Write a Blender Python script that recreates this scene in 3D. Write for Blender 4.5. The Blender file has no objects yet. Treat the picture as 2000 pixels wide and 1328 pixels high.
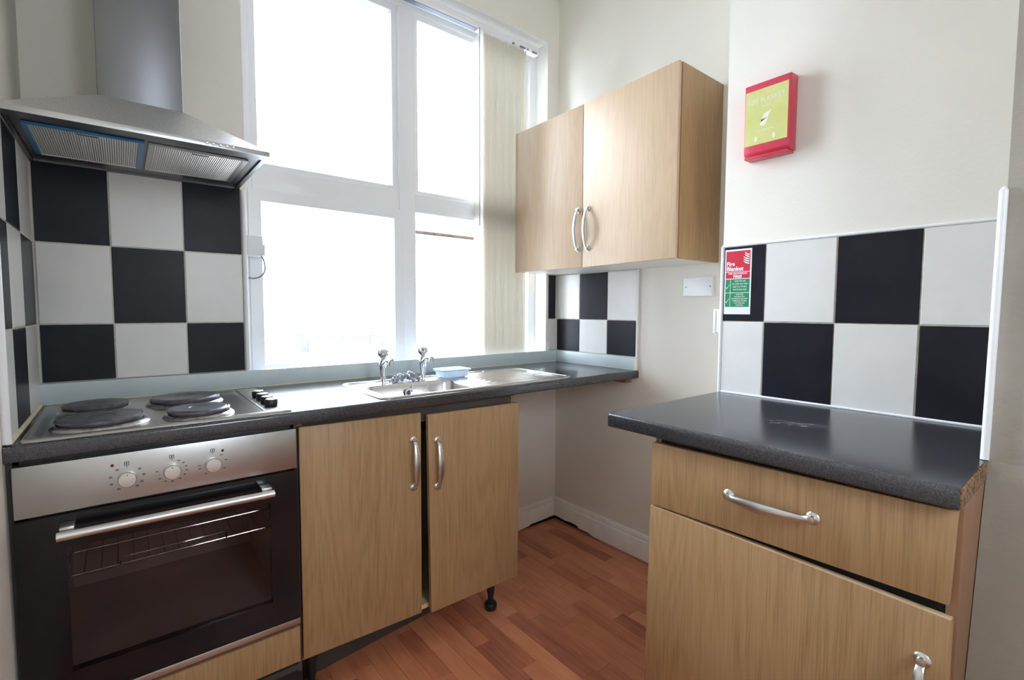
import bpy, bmesh, math, random
from mathutils import Vector, Matrix
random.seed(7)
SC = bpy.context.scene
COL = SC.collection

# ------------------------------------------------------------------ camera
CAM = Vector((-2.0012, -2.0702, 1.247))
YAW, PITCH, ROLL, FPX = math.radians(-38.7869), math.radians(-3.5083), math.radians(0.2192), 948.41
_fw = Vector((-math.sin(YAW)*math.cos(PITCH), math.cos(YAW)*math.cos(PITCH), math.sin(PITCH)))
_rt = Vector((math.cos(YAW), math.sin(YAW), 0)); _up = _rt.cross(_fw)
_r2 = _rt*math.cos(ROLL) + _up*math.sin(ROLL); _u2 = -_rt*math.sin(ROLL) + _up*math.cos(ROLL)
cd = bpy.data.cameras.new('camera'); cam = bpy.data.objects.new('camera', cd); COL.objects.link(cam)
cd.sensor_width = 36; cd.lens = FPX/2000*36; cd.clip_start = 0.02; cd.clip_end = 300
M = Matrix((( _r2.x, _u2.x, -_fw.x, CAM.x), (_r2.y, _u2.y, -_fw.y, CAM.y), (_r2.z, _u2.z, -_fw.z, CAM.z), (0, 0, 0, 1)))
cam.matrix_world = M
SC.camera = cam

# ------------------------------------------------------------------ sky, light, exposure
W = bpy.data.worlds.new('sky'); SC.world = W; W.use_nodes = True
SKY = 24.0
_nt = W.node_tree; bg = _nt.nodes['Background']; bg.inputs[0].default_value = (0.875, 0.965, 1.10, 1)
# overcast sky: brightness grows from the horizon to the zenith as (1 + 2 sin elevation) / 3
_tc = _nt.nodes.new('ShaderNodeTexCoord'); _sx = _nt.nodes.new('ShaderNodeSeparateXYZ'); _nt.links.new(_tc.outputs['Generated'], _sx.inputs[0])
_mx = _nt.nodes.new('ShaderNodeMath'); _mx.operation = 'MAXIMUM'; _mx.inputs[1].default_value = 0.0; _nt.links.new(_sx.outputs['Z'], _mx.inputs[0])
_ma = _nt.nodes.new('ShaderNodeMath'); _ma.operation = 'MULTIPLY_ADD'; _ma.inputs[1].default_value = SKY*2/3; _ma.inputs[2].default_value = SKY/3
_nt.links.new(_mx.outputs[0], _ma.inputs[0]); _nt.links.new(_ma.outputs[0], bg.inputs[1])

def portal(name, loc, rot, sx, sy):
    l = bpy.data.lights.new(name, 'AREA'); l.shape = 'RECTANGLE'; l.size = sx; l.size_y = sy
    l.cycles.is_portal = True
    o = bpy.data.objects.new(name, l); COL.objects.link(o); o.location = loc; o.rotation_euler = rot
portal('daylight_portal', (-0.85, 0.21, 1.84), (math.radians(-90), 0, 0), 1.6, 1.85)
portal('daylight_portal', (-1.45, -2.92, 1.75), (math.radians(90), 0, 0), 0.46, 0.76)  # portal for the rear window added as fill
vs = SC.view_settings
vs.view_transform = 'Standard'; vs.look = 'None'; vs.gamma = 1; vs.use_curve_mapping = False
vs.exposure = 0.62
SC.cycles.use_denoising = True
SC.cycles.max_bounces = 14; SC.cycles.diffuse_bounces = 8; SC.cycles.glossy_bounces = 6
SC.cycles.transparent_max_bounces = 16; SC.cycles.sample_clamp_indirect = 8

# ------------------------------------------------------------------ materials
def new_mat(name):
    m = bpy.data.materials.new(name); m.use_nodes = True
    nt = m.node_tree; return m, nt, nt.nodes['Principled BSDF']
def N(nt, t, **kw):
    n = nt.nodes.new(t)
    for k, v in kw.items(): setattr(n, k, v)
    return n
def lk(nt, a, b): nt.links.new(a, b)
def plain(name, col, rough=0.5, metal=0.0, spec=0.5, **extra):
    m, nt, b = new_mat(name)
    b.inputs['Base Color'].default_value = (*col, 1); b.inputs['Roughness'].default_value = rough
    b.inputs['Metallic'].default_value = metal; b.inputs['Specular IOR Level'].default_value = spec
    for k, v in extra.items(): b.inputs[k.replace('_', ' ')].default_value = v
    return m
def noisy(name, c0, c1, scale, rough=0.5, metal=0.0, lo=0.35, hi=0.65, bump=0.0, bscale=None, vec=(1, 1, 1), detail=5, spec=0.5, coord='Object', rand=False):
    m, nt, b = new_mat(name)
    tc = N(nt, 'ShaderNodeTexCoord'); mp = N(nt, 'ShaderNodeMapping'); mp.inputs['Scale'].default_value = vec
    src = tc.outputs[coord]
    if rand:
        oi = N(nt, 'ShaderNodeObjectInfo'); ad = N(nt, 'ShaderNodeVectorMath', operation='ADD')
        sc = N(nt, 'ShaderNodeMath', operation='MULTIPLY'); sc.inputs[1].default_value = 37.0
        lk(nt, oi.outputs['Random'], sc.inputs[0]); lk(nt, src, ad.inputs[0]); lk(nt, sc.outputs[0], ad.inputs[1]); src = ad.outputs[0]
    lk(nt, src, mp.inputs['Vector'])
    nz = N(nt, 'ShaderNodeTexNoise'); nz.inputs['Scale'].default_value = scale; nz.inputs['Detail'].default_value = detail
    lk(nt, mp.outputs[0], nz.inputs['Vector'])
    rp = N(nt, 'ShaderNodeValToRGB'); rp.color_ramp.elements[0].position = lo; rp.color_ramp.elements[1].position = hi
    rp.color_ramp.elements[0].color = (*c0, 1); rp.color_ramp.elements[1].color = (*c1, 1)
    lk(nt, nz.outputs['Fac'], rp.inputs[0]); lk(nt, rp.outputs[0], b.inputs['Base Color'])
    b.inputs['Roughness'].default_value = rough; b.inputs['Metallic'].default_value = metal; b.inputs['Specular IOR Level'].default_value = spec
    if bump:
        n2 = N(nt, 'ShaderNodeTexNoise'); n2.inputs['Scale'].default_value = bscale or scale; n2.inputs['Detail'].default_value = 4
        lk(nt, mp.outputs[0], n2.inputs['Vector'])
        bp = N(nt, 'ShaderNodeBump'); bp.inputs['Strength'].default_value = bump; bp.inputs['Distance'].default_value = 0.004
        lk(nt, n2.outputs['Fac'], bp.inputs['Height']); lk(nt, bp.outputs[0], b.inputs['Normal'])
    return m
def wood(name, light, mid, dark, rough=0.42):
    m, nt, b = new_mat(name)
    tc = N(nt, 'ShaderNodeTexCoord'); oi = N(nt, 'ShaderNodeObjectInfo')
    sc = N(nt, 'ShaderNodeMath', operation='MULTIPLY'); sc.inputs[1].default_value = 53.0
    ad = N(nt, 'ShaderNodeVectorMath', operation='ADD')
    lk(nt, oi.outputs['Random'], sc.inputs[0]); lk(nt, tc.outputs['Object'], ad.inputs[0]); lk(nt, sc.outputs[0], ad.inputs[1])
    # broad figure: warped bands that run up the board
    m1 = N(nt, 'ShaderNodeMapping'); m1.inputs['Scale'].default_value = (5.5, 5.5, 0.55); lk(nt, ad.outputs[0], m1.inputs[0])
    n1 = N(nt, 'ShaderNodeTexNoise'); n1.inputs['Scale'].default_value = 1.0; n1.inputs['Detail'].default_value = 2.0; n1.inputs['Distortion'].default_value = 0.6
    lk(nt, m1.outputs[0], n1.inputs['Vector'])
    mul = N(nt, 'ShaderNodeMath', operation='MULTIPLY'); mul.inputs[1].default_value = 95.0; lk(nt, n1.outputs['Fac'], mul.inputs[0])
    sn = N(nt, 'ShaderNodeMath', operation='SINE'); lk(nt, mul.outputs[0], sn.inputs[0])
    # pores
    m2 = N(nt, 'ShaderNodeMapping'); m2.inputs['Scale'].default_value = (330, 330, 9); lk(nt, ad.outputs[0], m2.inputs[0])
    n2 = N(nt, 'ShaderNodeTexNoise'); n2.inputs['Scale'].default_value = 1.0; n2.inputs['Detail'].default_value = 4.0; lk(nt, m2.outputs[0], n2.inputs['Vector'])
    a1 = N(nt, 'ShaderNodeMath', operation='MULTIPLY_ADD'); a1.inputs[1].default_value = 0.07; a1.inputs[2].default_value = 0.0; lk(nt, sn.outputs[0], a1.inputs[0])
    a2 = N(nt, 'ShaderNodeMath', operation='ADD'); lk(nt, a1.outputs[0], a2.inputs[0]); lk(nt, n2.outputs['Fac'], a2.inputs[1])
    m3 = N(nt, 'ShaderNodeMapping'); m3.inputs['Scale'].default_value = (9, 9, 0.8); lk(nt, ad.outputs[0], m3.inputs[0])
    n3 = N(nt, 'ShaderNodeTexNoise'); n3.inputs['Scale'].default_value = 1.0; lk(nt, m3.outputs[0], n3.inputs['Vector'])
    a3 = N(nt, 'ShaderNodeMath', operation='MULTIPLY_ADD'); a3.inputs[1].default_value = 0.25; a3.inputs[2].default_value = -0.125; lk(nt, n3.outputs['Fac'], a3.inputs[0])
    a4 = N(nt, 'ShaderNodeMath', operation='ADD'); lk(nt, a2.outputs[0], a4.inputs[0]); lk(nt, a3.outputs[0], a4.inputs[1])
    rp = N(nt, 'ShaderNodeValToRGB'); e = rp.color_ramp.elements
    e[0].position = 0.22; e[0].color = (*dark, 1); e[1].position = 0.80; e[1].color = (*light, 1)
    k = e.new(0.5); k.color = (*mid, 1)
    lk(nt, a4.outputs[0], rp.inputs[0]); lk(nt, rp.outputs[0], b.inputs['Base Color'])
    b.inputs['Roughness'].default_value = rough
    bp = N(nt, 'ShaderNodeBump'); bp.inputs['Strength'].default_value = 0.05; bp.inputs['Distance'].default_value = 0.002
    lk(nt, n2.outputs['Fac'], bp.inputs['Height']); lk(nt, bp.outputs[0], b.inputs['Normal'])
    return m
def plank_mat(name):
    m, nt, b = new_mat(name)
    g = N(nt, 'ShaderNodeNewGeometry'); oi = N(nt, 'ShaderNodeObjectInfo')
    sc = N(nt, 'ShaderNodeMath', operation='MULTIPLY'); sc.inputs[1].default_value = 91.0
    ad = N(nt, 'ShaderNodeVectorMath', operation='ADD')
    lk(nt, oi.outputs['Random'], sc.inputs[0]); lk(nt, g.outputs['Position'], ad.inputs[0]); lk(nt, sc.outputs[0], ad.inputs[1])
    mp = N(nt, 'ShaderNodeMapping'); mp.inputs['Scale'].default_value = (60, 4.5, 60); lk(nt, ad.outputs[0], mp.inputs[0])
    nz = N(nt, 'ShaderNodeTexNoise'); nz.inputs['Scale'].default_value = 1.0; nz.inputs['Detail'].default_value = 5; nz.inputs['Distortion'].default_value = 0.7
    lk(nt, mp.outputs[0], nz.inputs['Vector'])
    mp2 = N(nt, 'ShaderNodeMapping'); mp2.inputs['Scale'].default_value = (14, 5, 14); lk(nt, ad.outputs[0], mp2.inputs[0])
    nk = N(nt, 'ShaderNodeTexNoise'); nk.inputs['Scale'].default_value = 1.0; nk.inputs['Detail'].default_value = 2; lk(nt, mp2.outputs[0], nk.inputs['Vector'])
    s1 = N(nt, 'ShaderNodeMath', operation='MULTIPLY_ADD'); s1.inputs[1].default_value = 0.50; lk(nt, oi.outputs['Random'], s1.inputs[0])
    s0 = N(nt, 'ShaderNodeMath', operation='MULTIPLY_ADD'); s0.inputs[1].default_value = 0.55; s0.inputs[2].default_value = -0.28; lk(nt, nz.outputs['Fac'], s0.inputs[0])
    s2 = N(nt, 'ShaderNodeMath', operation='MULTIPLY_ADD'); s2.inputs[1].default_value = 0.6; s2.inputs[2].default_value = -0.05; lk(nt, nk.outputs['Fac'], s2.inputs[0])
    lk(nt, s0.outputs[0], s1.inputs[2])
    s3 = N(nt, 'ShaderNodeMath', operation='ADD'); lk(nt, s1.outputs[0], s3.inputs[0]); lk(nt, s2.outputs[0], s3.inputs[1])
    rp = N(nt, 'ShaderNodeValToRGB'); e = rp.color_ramp.elements
    e[0].position = 0.10; e[0].color = (0.26, 0.082, 0.05, 1); e[1].position = 0.95; e[1].color = (0.68, 0.30, 0.15, 1)
    k = e.new(0.5); k.color = (0.54, 0.19, 0.095, 1)
    lk(nt, s3.outputs[0], rp.inputs[0]); lk(nt, rp.outputs[0], b.inputs['Base Color'])
    b.inputs['Roughness'].default_value = 0.42
    return m
def brushed(name, col, rough, vec, strength=0.06):
    m, nt, b = new_mat(name)
    tc = N(nt, 'ShaderNodeTexCoord'); mp = N(nt, 'ShaderNodeMapping'); mp.inputs['Scale'].default_value = vec
    lk(nt, tc.outputs['Object'], mp.inputs[0])
    nz = N(nt, 'ShaderNodeTexNoise'); nz.inputs['Scale'].default_value = 1; nz.inputs['Detail'].default_value = 3; lk(nt, mp.outputs[0], nz.inputs['Vector'])
    bp = N(nt, 'ShaderNodeBump'); bp.inputs['Strength'].default_value = strength; bp.inputs['Distance'].default_value = 0.002
    lk(nt, nz.outputs['Fac'], bp.inputs['Height']); lk(nt, bp.outputs[0], b.inputs['Normal'])
    b.inputs['Base Color'].default_value = (*col, 1); b.inputs['Metallic'].default_value = 1; b.inputs['Roughness'].default_value = rough
    return m
def glass_mat(name, tint, gl=0.07, rough=0.02):
    m = bpy.data.materials.new(name); m.use_nodes = True; nt = m.node_tree; nt.nodes.clear()
    o = N(nt, 'ShaderNodeOutputMaterial'); t = N(nt, 'ShaderNodeBsdfTransparent'); t.inputs[0].default_value = (*tint, 1)
    g = N(nt, 'ShaderNodeBsdfGlossy'); g.inputs['Roughness'].default_value = rough
    f = N(nt, 'ShaderNodeFresnel'); f.inputs['IOR'].default_value = 1.3
    mx = N(nt, 'ShaderNodeMixShader')
    lk(nt, f.outputs[0], mx.inputs[0])
    lk(nt, t.outputs[0], mx.inputs[1]); lk(nt, g.outputs[0], mx.inputs[2]); lk(nt, mx.outputs[0], o.inputs[0])
    return m
def translucent(name, col, trans=0.5, rough=0.6):
    m = bpy.data.materials.new(name); m.use_nodes = True; nt = m.node_tree; nt.nodes.clear()
    o = N(nt, 'ShaderNodeOutputMaterial'); d = N(nt, 'ShaderNodeBsdfDiffuse'); t = N(nt, 'ShaderNodeBsdfTranslucent')
    d.inputs[0].default_value = (*col, 1); t.inputs[0].default_value = (*col, 1)
    mx = N(nt, 'ShaderNodeMixShader'); mx.inputs[0].default_value = trans
    lk(nt, d.outputs[0], mx.inputs[1]); lk(nt, t.outputs[0], mx.inputs[2]); lk(nt, mx.outputs[0], o.inputs[0])
    return m

MT = dict(
    wall=noisy('cream_paint', (0.79, 0.76, 0.69), (0.82, 0.79, 0.72), 3.0, rough=0.75, bump=0.12, bscale=90, spec=0.3),
    pier=noisy('rough_darkened_paint', (0.34, 0.31, 0.265), (0.40, 0.365, 0.315), 6.0, rough=0.7, bump=0.5, bscale=45, spec=0.3),  # set darker than the wall paint to put the pier's shade in its colour
    ceiling=plain('ceiling_white', (0.88, 0.87, 0.85), 0.8),
    grout=noisy('grout', (0.50, 0.47, 0.38), (0.68, 0.64, 0.55), 40, rough=0.9),
    tile_w=noisy('white_tile', (0.71, 0.70, 0.685), (0.76, 0.752, 0.735), 9, rough=0.32, lo=0.3, hi=0.7, coord='Object', rand=True, detail=8),
    tile_k=noisy('black_tile', (0.009, 0.0095, 0.015), (0.016, 0.017, 0.024), 9, rough=0.36, lo=0.3, hi=0.75, rand=True, detail=8, spec=0.2),
    wood=wood('beech_laminate', (0.445, 0.285, 0.148), (0.39, 0.24, 0.115), (0.30, 0.172, 0.076)),
    wood_edge=noisy('beech_edging', (0.66, 0.47, 0.27), (0.74, 0.55, 0.34), 30, rough=0.5, vec=(1, 1, .2)),
    wood_sheen=wood('sheen_beech_laminate', (0.66, 0.50, 0.345), (0.61, 0.45, 0.30), (0.54, 0.385, 0.245)),  # beech lightened: window sheen put into the wall cabinet doors' colour
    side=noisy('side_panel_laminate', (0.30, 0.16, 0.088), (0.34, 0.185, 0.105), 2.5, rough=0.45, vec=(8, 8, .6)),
    melamine=plain('white_melamine', (0.76, 0.74, 0.70), 0.4),
    chip=noisy('chipboard', (0.10, 0.055, 0.028), (0.36, 0.21, 0.11), 140, rough=0.9, lo=0.4, hi=0.62),
    top=noisy('grey_granite_laminate', (0.024, 0.025, 0.030), (0.062, 0.064, 0.072), 420, rough=0.2, lo=0.42, hi=0.66, detail=2, spec=0.85),
    upstand=noisy('pale_green_upstand', (0.55, 0.635, 0.66), (0.59, 0.67, 0.69), 12, rough=0.4),
    steel=brushed('brushed_steel', (0.56, 0.555, 0.55), 0.34, (3, 3, 700)),
    steel_h=brushed('hood_steel', (0.20, 0.199, 0.205), 0.36, (500, 500, 6), 0.05),  # darkened base stands in for a dim room mirrored in the duct
    steel_canopy=noisy('canopy_steel', (0.70, 0.70, 0.705), (0.88, 0.88, 0.885), 300, rough=0.42, metal=1, detail=2),
    sinksteel=brushed('sink_steel', (0.62, 0.61, 0.60), 0.24, (160, 160, 160), 0.02),
    hobsteel=brushed('hob_steel', (0.50, 0.48, 0.46), 0.30, (12, 500, 12), 0.04),
    spill=noisy('stained_steel', (0.30, 0.27, 0.24), (0.52, 0.50, 0.48), 50, rough=0.3, metal=1),
    chrome=plain('chrome', (0.72, 0.73, 0.75), 0.08, 1.0),
    satin=plain('satin_nickel', (0.66, 0.65, 0.63), 0.30, 1.0),
    knobsteel=plain('knob_steel', (0.74, 0.73, 0.70), 0.3, 0.9),
    plate=noisy('cast_iron_plate', (0.10, 0.10, 0.12), (0.17, 0.165, 0.18), 60, rough=0.38, metal=0.35, detail=6),
    black=plain('black_plastic', (0.012, 0.012, 0.014), 0.35),
    oven_glass=plain('black_oven_glass', (0.007, 0.007, 0.009), 0.12, spec=0.4),
    cavity=noisy('oven_enamel', (0.46, 0.41, 0.40), (0.52, 0.47, 0.455), 5, rough=0.5),
    tint=glass_mat('tinted_glass', (0.72, 0.66, 0.65)),
    glass=glass_mat('window_glass', (0.97, 0.98, 0.98)),
    upvc=plain('white_upvc', (0.86, 0.875, 0.90), 0.3),
    reveal=plain('white_reveal_paint', (0.90, 0.90, 0.88), 0.6),
    white=plain('white_plastic', (0.84, 0.85, 0.87), 0.35),
    skirting=noisy('skirting_paint', (0.82, 0.81, 0.77), (0.88, 0.87, 0.83), 14, rough=0.5),
    slat=translucent('cream_blind_fabric', (0.90, 0.88, 0.83), 0.45),
    brown=noisy('weathered_strip', (0.13, 0.10, 0.07), (0.26, 0.20, 0.15), 30, rough=0.8, vec=(1, 6, 6)),
    red=plain('red_plastic', (0.62, 0.05, 0.09), 0.28),
    label=noisy('faded_yellow_label', (0.62, 0.63, 0.22), (0.68, 0.68, 0.30), 12, rough=0.35),
    labtext=plain('faded_print', (0.80, 0.82, 0.66), 0.5),
    sign_w=plain('sign_white', (0.80, 0.82, 0.86), 0.35),
    sign_r=plain('sign_red', (0.60, 0.02, 0.05), 0.35),
    sign_g=plain('sign_green', (0.02, 0.25, 0.11), 0.35),
    blue=plain('blue_film', (0.045, 0.21, 0.44), 0.3),
    bluelid=plain('blue_lid', (0.25, 0.62, 0.90), 0.35),
    tub=translucent('frosted_plastic', (0.86, 0.90, 0.95), 0.5),
    print=plain('dark_print', (0.03, 0.03, 0.035), 0.5),
    redlamp=plain('red_indicator', (0.14, 0.01, 0.012), 0.2),
    wool=plain('grey_steel_wool', (0.34, 0.35, 0.40), 0.35, 0.8),
    plinth=noisy('dark_plinth', (0.055, 0.048, 0.042), (0.075, 0.066, 0.058), 6, rough=0.5),
    timber=noisy('raw_timber', (0.20, 0.105, 0.06), (0.34, 0.19, 0.11), 12, rough=0.8, vec=(6, 1, 6)),
    plank=plank_mat('mahogany_strip'),
    gap_dark=plain('gap_black', (0.008, 0.008, 0.009), 0.9),  # near-black that paints the shade inside gaps
    cable=plain('grey_cable', (0.20, 0.23, 0.32), 0.5),
    sealant=noisy('yellowed_sealant', (0.62, 0.55, 0.36), (0.74, 0.68, 0.50), 30, rough=0.6),
    brick=noisy('dark_ironwork', (0.045, 0.045, 0.052), (0.065, 0.064, 0.068), 4, rough=0.9),
    concrete=plain('outdoor_concrete', (0.34, 0.34, 0.33), 0.9),
)
def mesh_filter():
    m, nt, b = new_mat('aluminium_mesh')
    tc = N(nt, 'ShaderNodeTexCoord'); w = N(nt, 'ShaderNodeTexWave', wave_type='BANDS', bands_direction='X'); w.inputs['Scale'].default_value = 62; w.inputs['Distortion'].default_value = 0.3
    lk(nt, tc.outputs['Object'], w.inputs['Vector'])
    n = N(nt, 'ShaderNodeTexNoise'); n.inputs['Scale'].default_value = 500; lk(nt, tc.outputs['Object'], n.inputs['Vector'])
    mx = N(nt, 'ShaderNodeMath', operation='MULTIPLY_ADD'); mx.inputs[1].default_value = 0.7; lk(nt, w.outputs['Fac'], mx.inputs[0]); lk(nt, n.outputs['Fac'], mx.inputs[2])
    rp = N(nt, 'ShaderNodeValToRGB'); rp.color_ramp.elements[0].color = (0.30, 0.295, 0.27, 1); rp.color_ramp.elements[1].color = (0.85, 0.84, 0.80, 1)
    rp.color_ramp.elements[0].position = 0.3; rp.color_ramp.elements[1].position = 0.95
    lk(nt, mx.outputs[0], rp.inputs[0]); lk(nt, rp.outputs[0], b.inputs['Base Color'])
    b.inputs['Metallic'].default_value = 0.6; b.inputs['Roughness'].default_value = 0.5
    bp = N(nt, 'ShaderNodeBump'); bp.inputs['Strength'].default_value = 0.5; bp.inputs['Distance'].default_value = 0.003
    lk(nt, w.outputs['Fac'], bp.inputs['Height']); lk(nt, bp.outputs[0], b.inputs['Normal'])
    return m
MT['filter'] = mesh_filter()
def worn_top():
    m = MT['top'].copy(); m.name = 'worn_granite_laminate'; nt = m.node_tree; b = nt.nodes['Principled BSDF']
    base = b.inputs['Base Color'].links[0].from_socket
    tc = N(nt, 'ShaderNodeTexCoord'); mp = N(nt, 'ShaderNodeMapping'); mp.vector_type = 'TEXTURE'
    mp.inputs['Location'].default_value = (-0.03, 0.0, 0.038); mp.inputs['Rotation'].default_value = (0, 0, 0.35); mp.inputs['Scale'].default_value = (0.045, 0.12, 0.2)
    lk(nt, tc.outputs['Object'], mp.inputs[0])
    gr = N(nt, 'ShaderNodeTexGradient', gradient_type='SPHERICAL'); lk(nt, mp.outputs[0], gr.inputs[0])
    nz = N(nt, 'ShaderNodeTexNoise'); nz.inputs['Scale'].default_value = 45; nz.inputs['Detail'].default_value = 6; lk(nt, tc.outputs['Object'], nz.inputs['Vector'])
    rp = N(nt, 'ShaderNodeValToRGB'); rp.color_ramp.elements[0].position = 0.45; rp.color_ramp.elements[1].position = 0.7; lk(nt, nz.outputs['Fac'], rp.inputs[0])
    mu = N(nt, 'ShaderNodeMath', operation='MULTIPLY'); lk(nt, gr.outputs['Fac'], mu.inputs[0]); lk(nt, rp.outputs[0], mu.inputs[1])
    mx = N(nt, 'ShaderNodeMix', data_type='RGBA'); mx.inputs['B'].default_value = (0.34, 0.33, 0.32, 1)
    lk(nt, mu.outputs[0], mx.inputs['Factor']); lk(nt, base, mx.inputs['A']); lk(nt, mx.outputs['Result'], b.inputs['Base Color'])
    return m
MT['top_worn'] = worn_top()

# ------------------------------------------------------------------ builders
def world_loc(o):
    v = Vector((0, 0, 0))
    while o is not None: v += o.location; o = o.parent
    return v
def smooth_mesh(me, ang=35):
    me.polygons.foreach_set('use_smooth', [True]*len(me.polygons)); me.set_sharp_from_angle(angle=math.radians(ang))
def part(name, bm, mat, parent=None, loc=None, smooth=True, label=None, mats=None):
    """bm is in world coordinates; the object sits at its parent's base (or at loc)."""
    bmesh.ops.recalc_face_normals(bm, faces=bm.faces)
    me = bpy.data.meshes.new(name)
    base = world_loc(parent) if parent is not None else Vector(loc or (0, 0, 0))
    bmesh.ops.translate(bm, verts=bm.verts, vec=-base)
    bm.to_mesh(me); bm.free()
    if smooth: smooth_mesh(me)
    me.materials.append(MT[mat])
    if mats:
        for x in mats: me.materials.append(MT[x])
    o = bpy.data.objects.new(name, me); COL.objects.link(o)
    if parent is not None: o.parent = parent
    else: o.location = base
    if label: o['label'] = label
    return o
def thing(name, label, cat, loc, group=None):
    o = bpy.data.objects.new(name, None); o.empty_display_size = 0.05; COL.objects.link(o); o.location = loc
    o['label'] = label; o['category'] = cat
    if group: o['group'] = group
    return o
def tag(o, label, cat, group=None):
    o['label'] = label; o['category'] = cat
    if group: o['group'] = group
    return o
def struct(o, label=None):
    o['kind'] = 'structure'
    if label: o['label'] = label
    return o
def BM(): return bmesh.new()
def box(bm, x0, x1, y0, y1, z0, z1, bev=0.0, seg=2):
    if x0 > x1: x0, x1 = x1, x0
    if y0 > y1: y0, y1 = y1, y0
    if z0 > z1: z0, z1 = z1, z0
    c = [bm.verts.new((x, y, z)) for z in (z0, z1) for y in (y0, y1) for x in (x0, x1)]
    f = [bm.faces.new([c[i] for i in q]) for q in ((0, 2, 3, 1), (4, 5, 7, 6), (0, 1, 5, 4), (2, 6, 7, 3), (0, 4, 6, 2), (1, 3, 7, 5))]
    if bev:
        ed = {e for g in f for e in g.edges}
        bmesh.ops.bevel(bm, geom=list(ed), offset=bev, segments=seg, affect='EDGES', profile=0.5)
    return bm
def hexa(bm, p, bev=0.0):
    """p: 8 corners, bottom 4 ring then top 4 ring."""
    c = [bm.verts.new(v) for v in p]
    f = [bm.faces.new([c[i] for i in q]) for q in ((0, 1, 2, 3), (4, 7, 6, 5), (0, 4, 5, 1), (1, 5, 6, 2), (2, 6, 7, 3), (3, 7, 4, 0))]
    bmesh.ops.recalc_face_normals(bm, faces=f)
    if bev: bmesh.ops.bevel(bm, geom=list({e for g in f for e in g.edges}), offset=bev, segments=2, affect='EDGES', profile=0.5)
    return bm
def prism(bm, prof, axis, a, b):
    """extrude a 2-D outline along an axis ('x': prof=(y,z), 'y': prof=(x,z), 'z': prof=(x,y))."""
    def mk(p, t): return {'x': (t, p[0], p[1]), 'y': (p[0], t, p[1]), 'z': (p[0], p[1], t)}[axis]
    A = [bm.verts.new(mk(p, a)) for p in prof]; B = [bm.verts.new(mk(p, b)) for p in prof]
    n = len(prof)
    for i in range(n): bm.faces.new((A[i], A[(i+1) % n], B[(i+1) % n], B[i]))
    bm.faces.new(A[::-1]); bm.faces.new(B)
    return bm
def frames(pts):
    pts = [Vector(p) for p in pts]; T = []
    for i in range(len(pts)):
        a = pts[max(i-1, 0)]; b = pts[min(i+1, len(pts)-1)]; T.append((b-a).normalized())
    return pts, T
def tube(bm, pts, r, seg=10, side=None, flat=1.0, cap=True):
    """sweep; r scalar or list; side = fixed side vector: r across side, r*flat the other way."""
    pts, T = frames(pts); rs = r if isinstance(r, (list, tuple)) else [r]*len(pts)
    u = Vector(side) if side else (T[0].orthogonal())
    rings = []
    for p, t, rr in zip(pts, T, rs):
        u = (u - t*u.dot(t)).normalized() if (u - t*u.dot(t)).length > 1e-6 else t.orthogonal().normalized()
        v = t.cross(u)
        rings.append([bm.verts.new(p + u*math.cos(2*math.pi*k/seg)*rr + v*math.sin(2*math.pi*k/seg)*rr*flat) for k in range(seg)])
    for A, B in zip(rings, rings[1:]):
        for k in range(seg): bm.faces.new((A[k], A[(k+1) % seg], B[(k+1) % seg], B[k]))
    if cap: bm.faces.new(rings[0][::-1]); bm.faces.new(rings[-1])
    return bm
def lathe(bm, prof, c, axis=(0, 0, 1), seg=24, scallop=0.0, lobes=6):
    """prof: (radius, height) list along axis from c."""
    ax = Vector(axis).normalized(); u = ax.orthogonal().normalized(); v = ax.cross(u); c = Vector(c)
    rings = []
    for r, h in prof:
        if r < 1e-6: rings.append([bm.verts.new(c + ax*h)]); continue
        R = []
        for k in range(seg):
            a = 2*math.pi*k/seg; rr = r*(1 - scallop*(0.5-0.5*math.cos(lobes*a)))
            R.append(bm.verts.new(c + ax*h + (u*math.cos(a) + v*math.sin(a))*rr))
        rings.append(R)
    for A, B in zip(rings, rings[1:]):
        for k in range(seg):
            a0, a1 = A[k % len(A)], A[(k+1) % len(A)]; b0, b1 = B[k % len(B)], B[(k+1) % len(B)]
            q = []
            for w in (a0, a1, b1, b0):
                if w not in q: q.append(w)
            if len(q) >= 3: bm.faces.new(q)
    for R in (rings[0], rings[-1]):
        if len(R) > 2: bm.faces.new(R)
    return bm
def rrect(x0, x1, y0, y1, r, seg=5):
    out = []
    for cx, cy, a0 in ((x1-r, y1-r, 0), (x0+r, y1-r, 90), (x0+r, y0+r, 180), (x1-r, y0+r, 270)):
        for k in range(seg+1):
            a = math.radians(a0 + 90*k/seg); out.append((cx+r*math.cos(a), cy+r*math.sin(a)))
    return out
def loft(bm, loops, cap0=True, cap1=True, seg=5):
    """loops: (x0,x1,y0,y1,r,z)."""
    R = [[bm.verts.new((x, y, l[5])) for x, y in rrect(*l[:5], seg=seg)] for l in loops]
    n = len(R[0])
    for A, B in zip(R, R[1:]):
        for k in range(n): bm.faces.new((A[k], A[(k+1) % n], B[(k+1) % n], B[k]))
    if cap0: bm.faces.new(R[0][::-1])
    if cap1: bm.faces.new(R[-1])
    return bm
def poly(bm, pts):
    return bm.faces.new([bm.verts.new(p) for p in pts])
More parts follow.
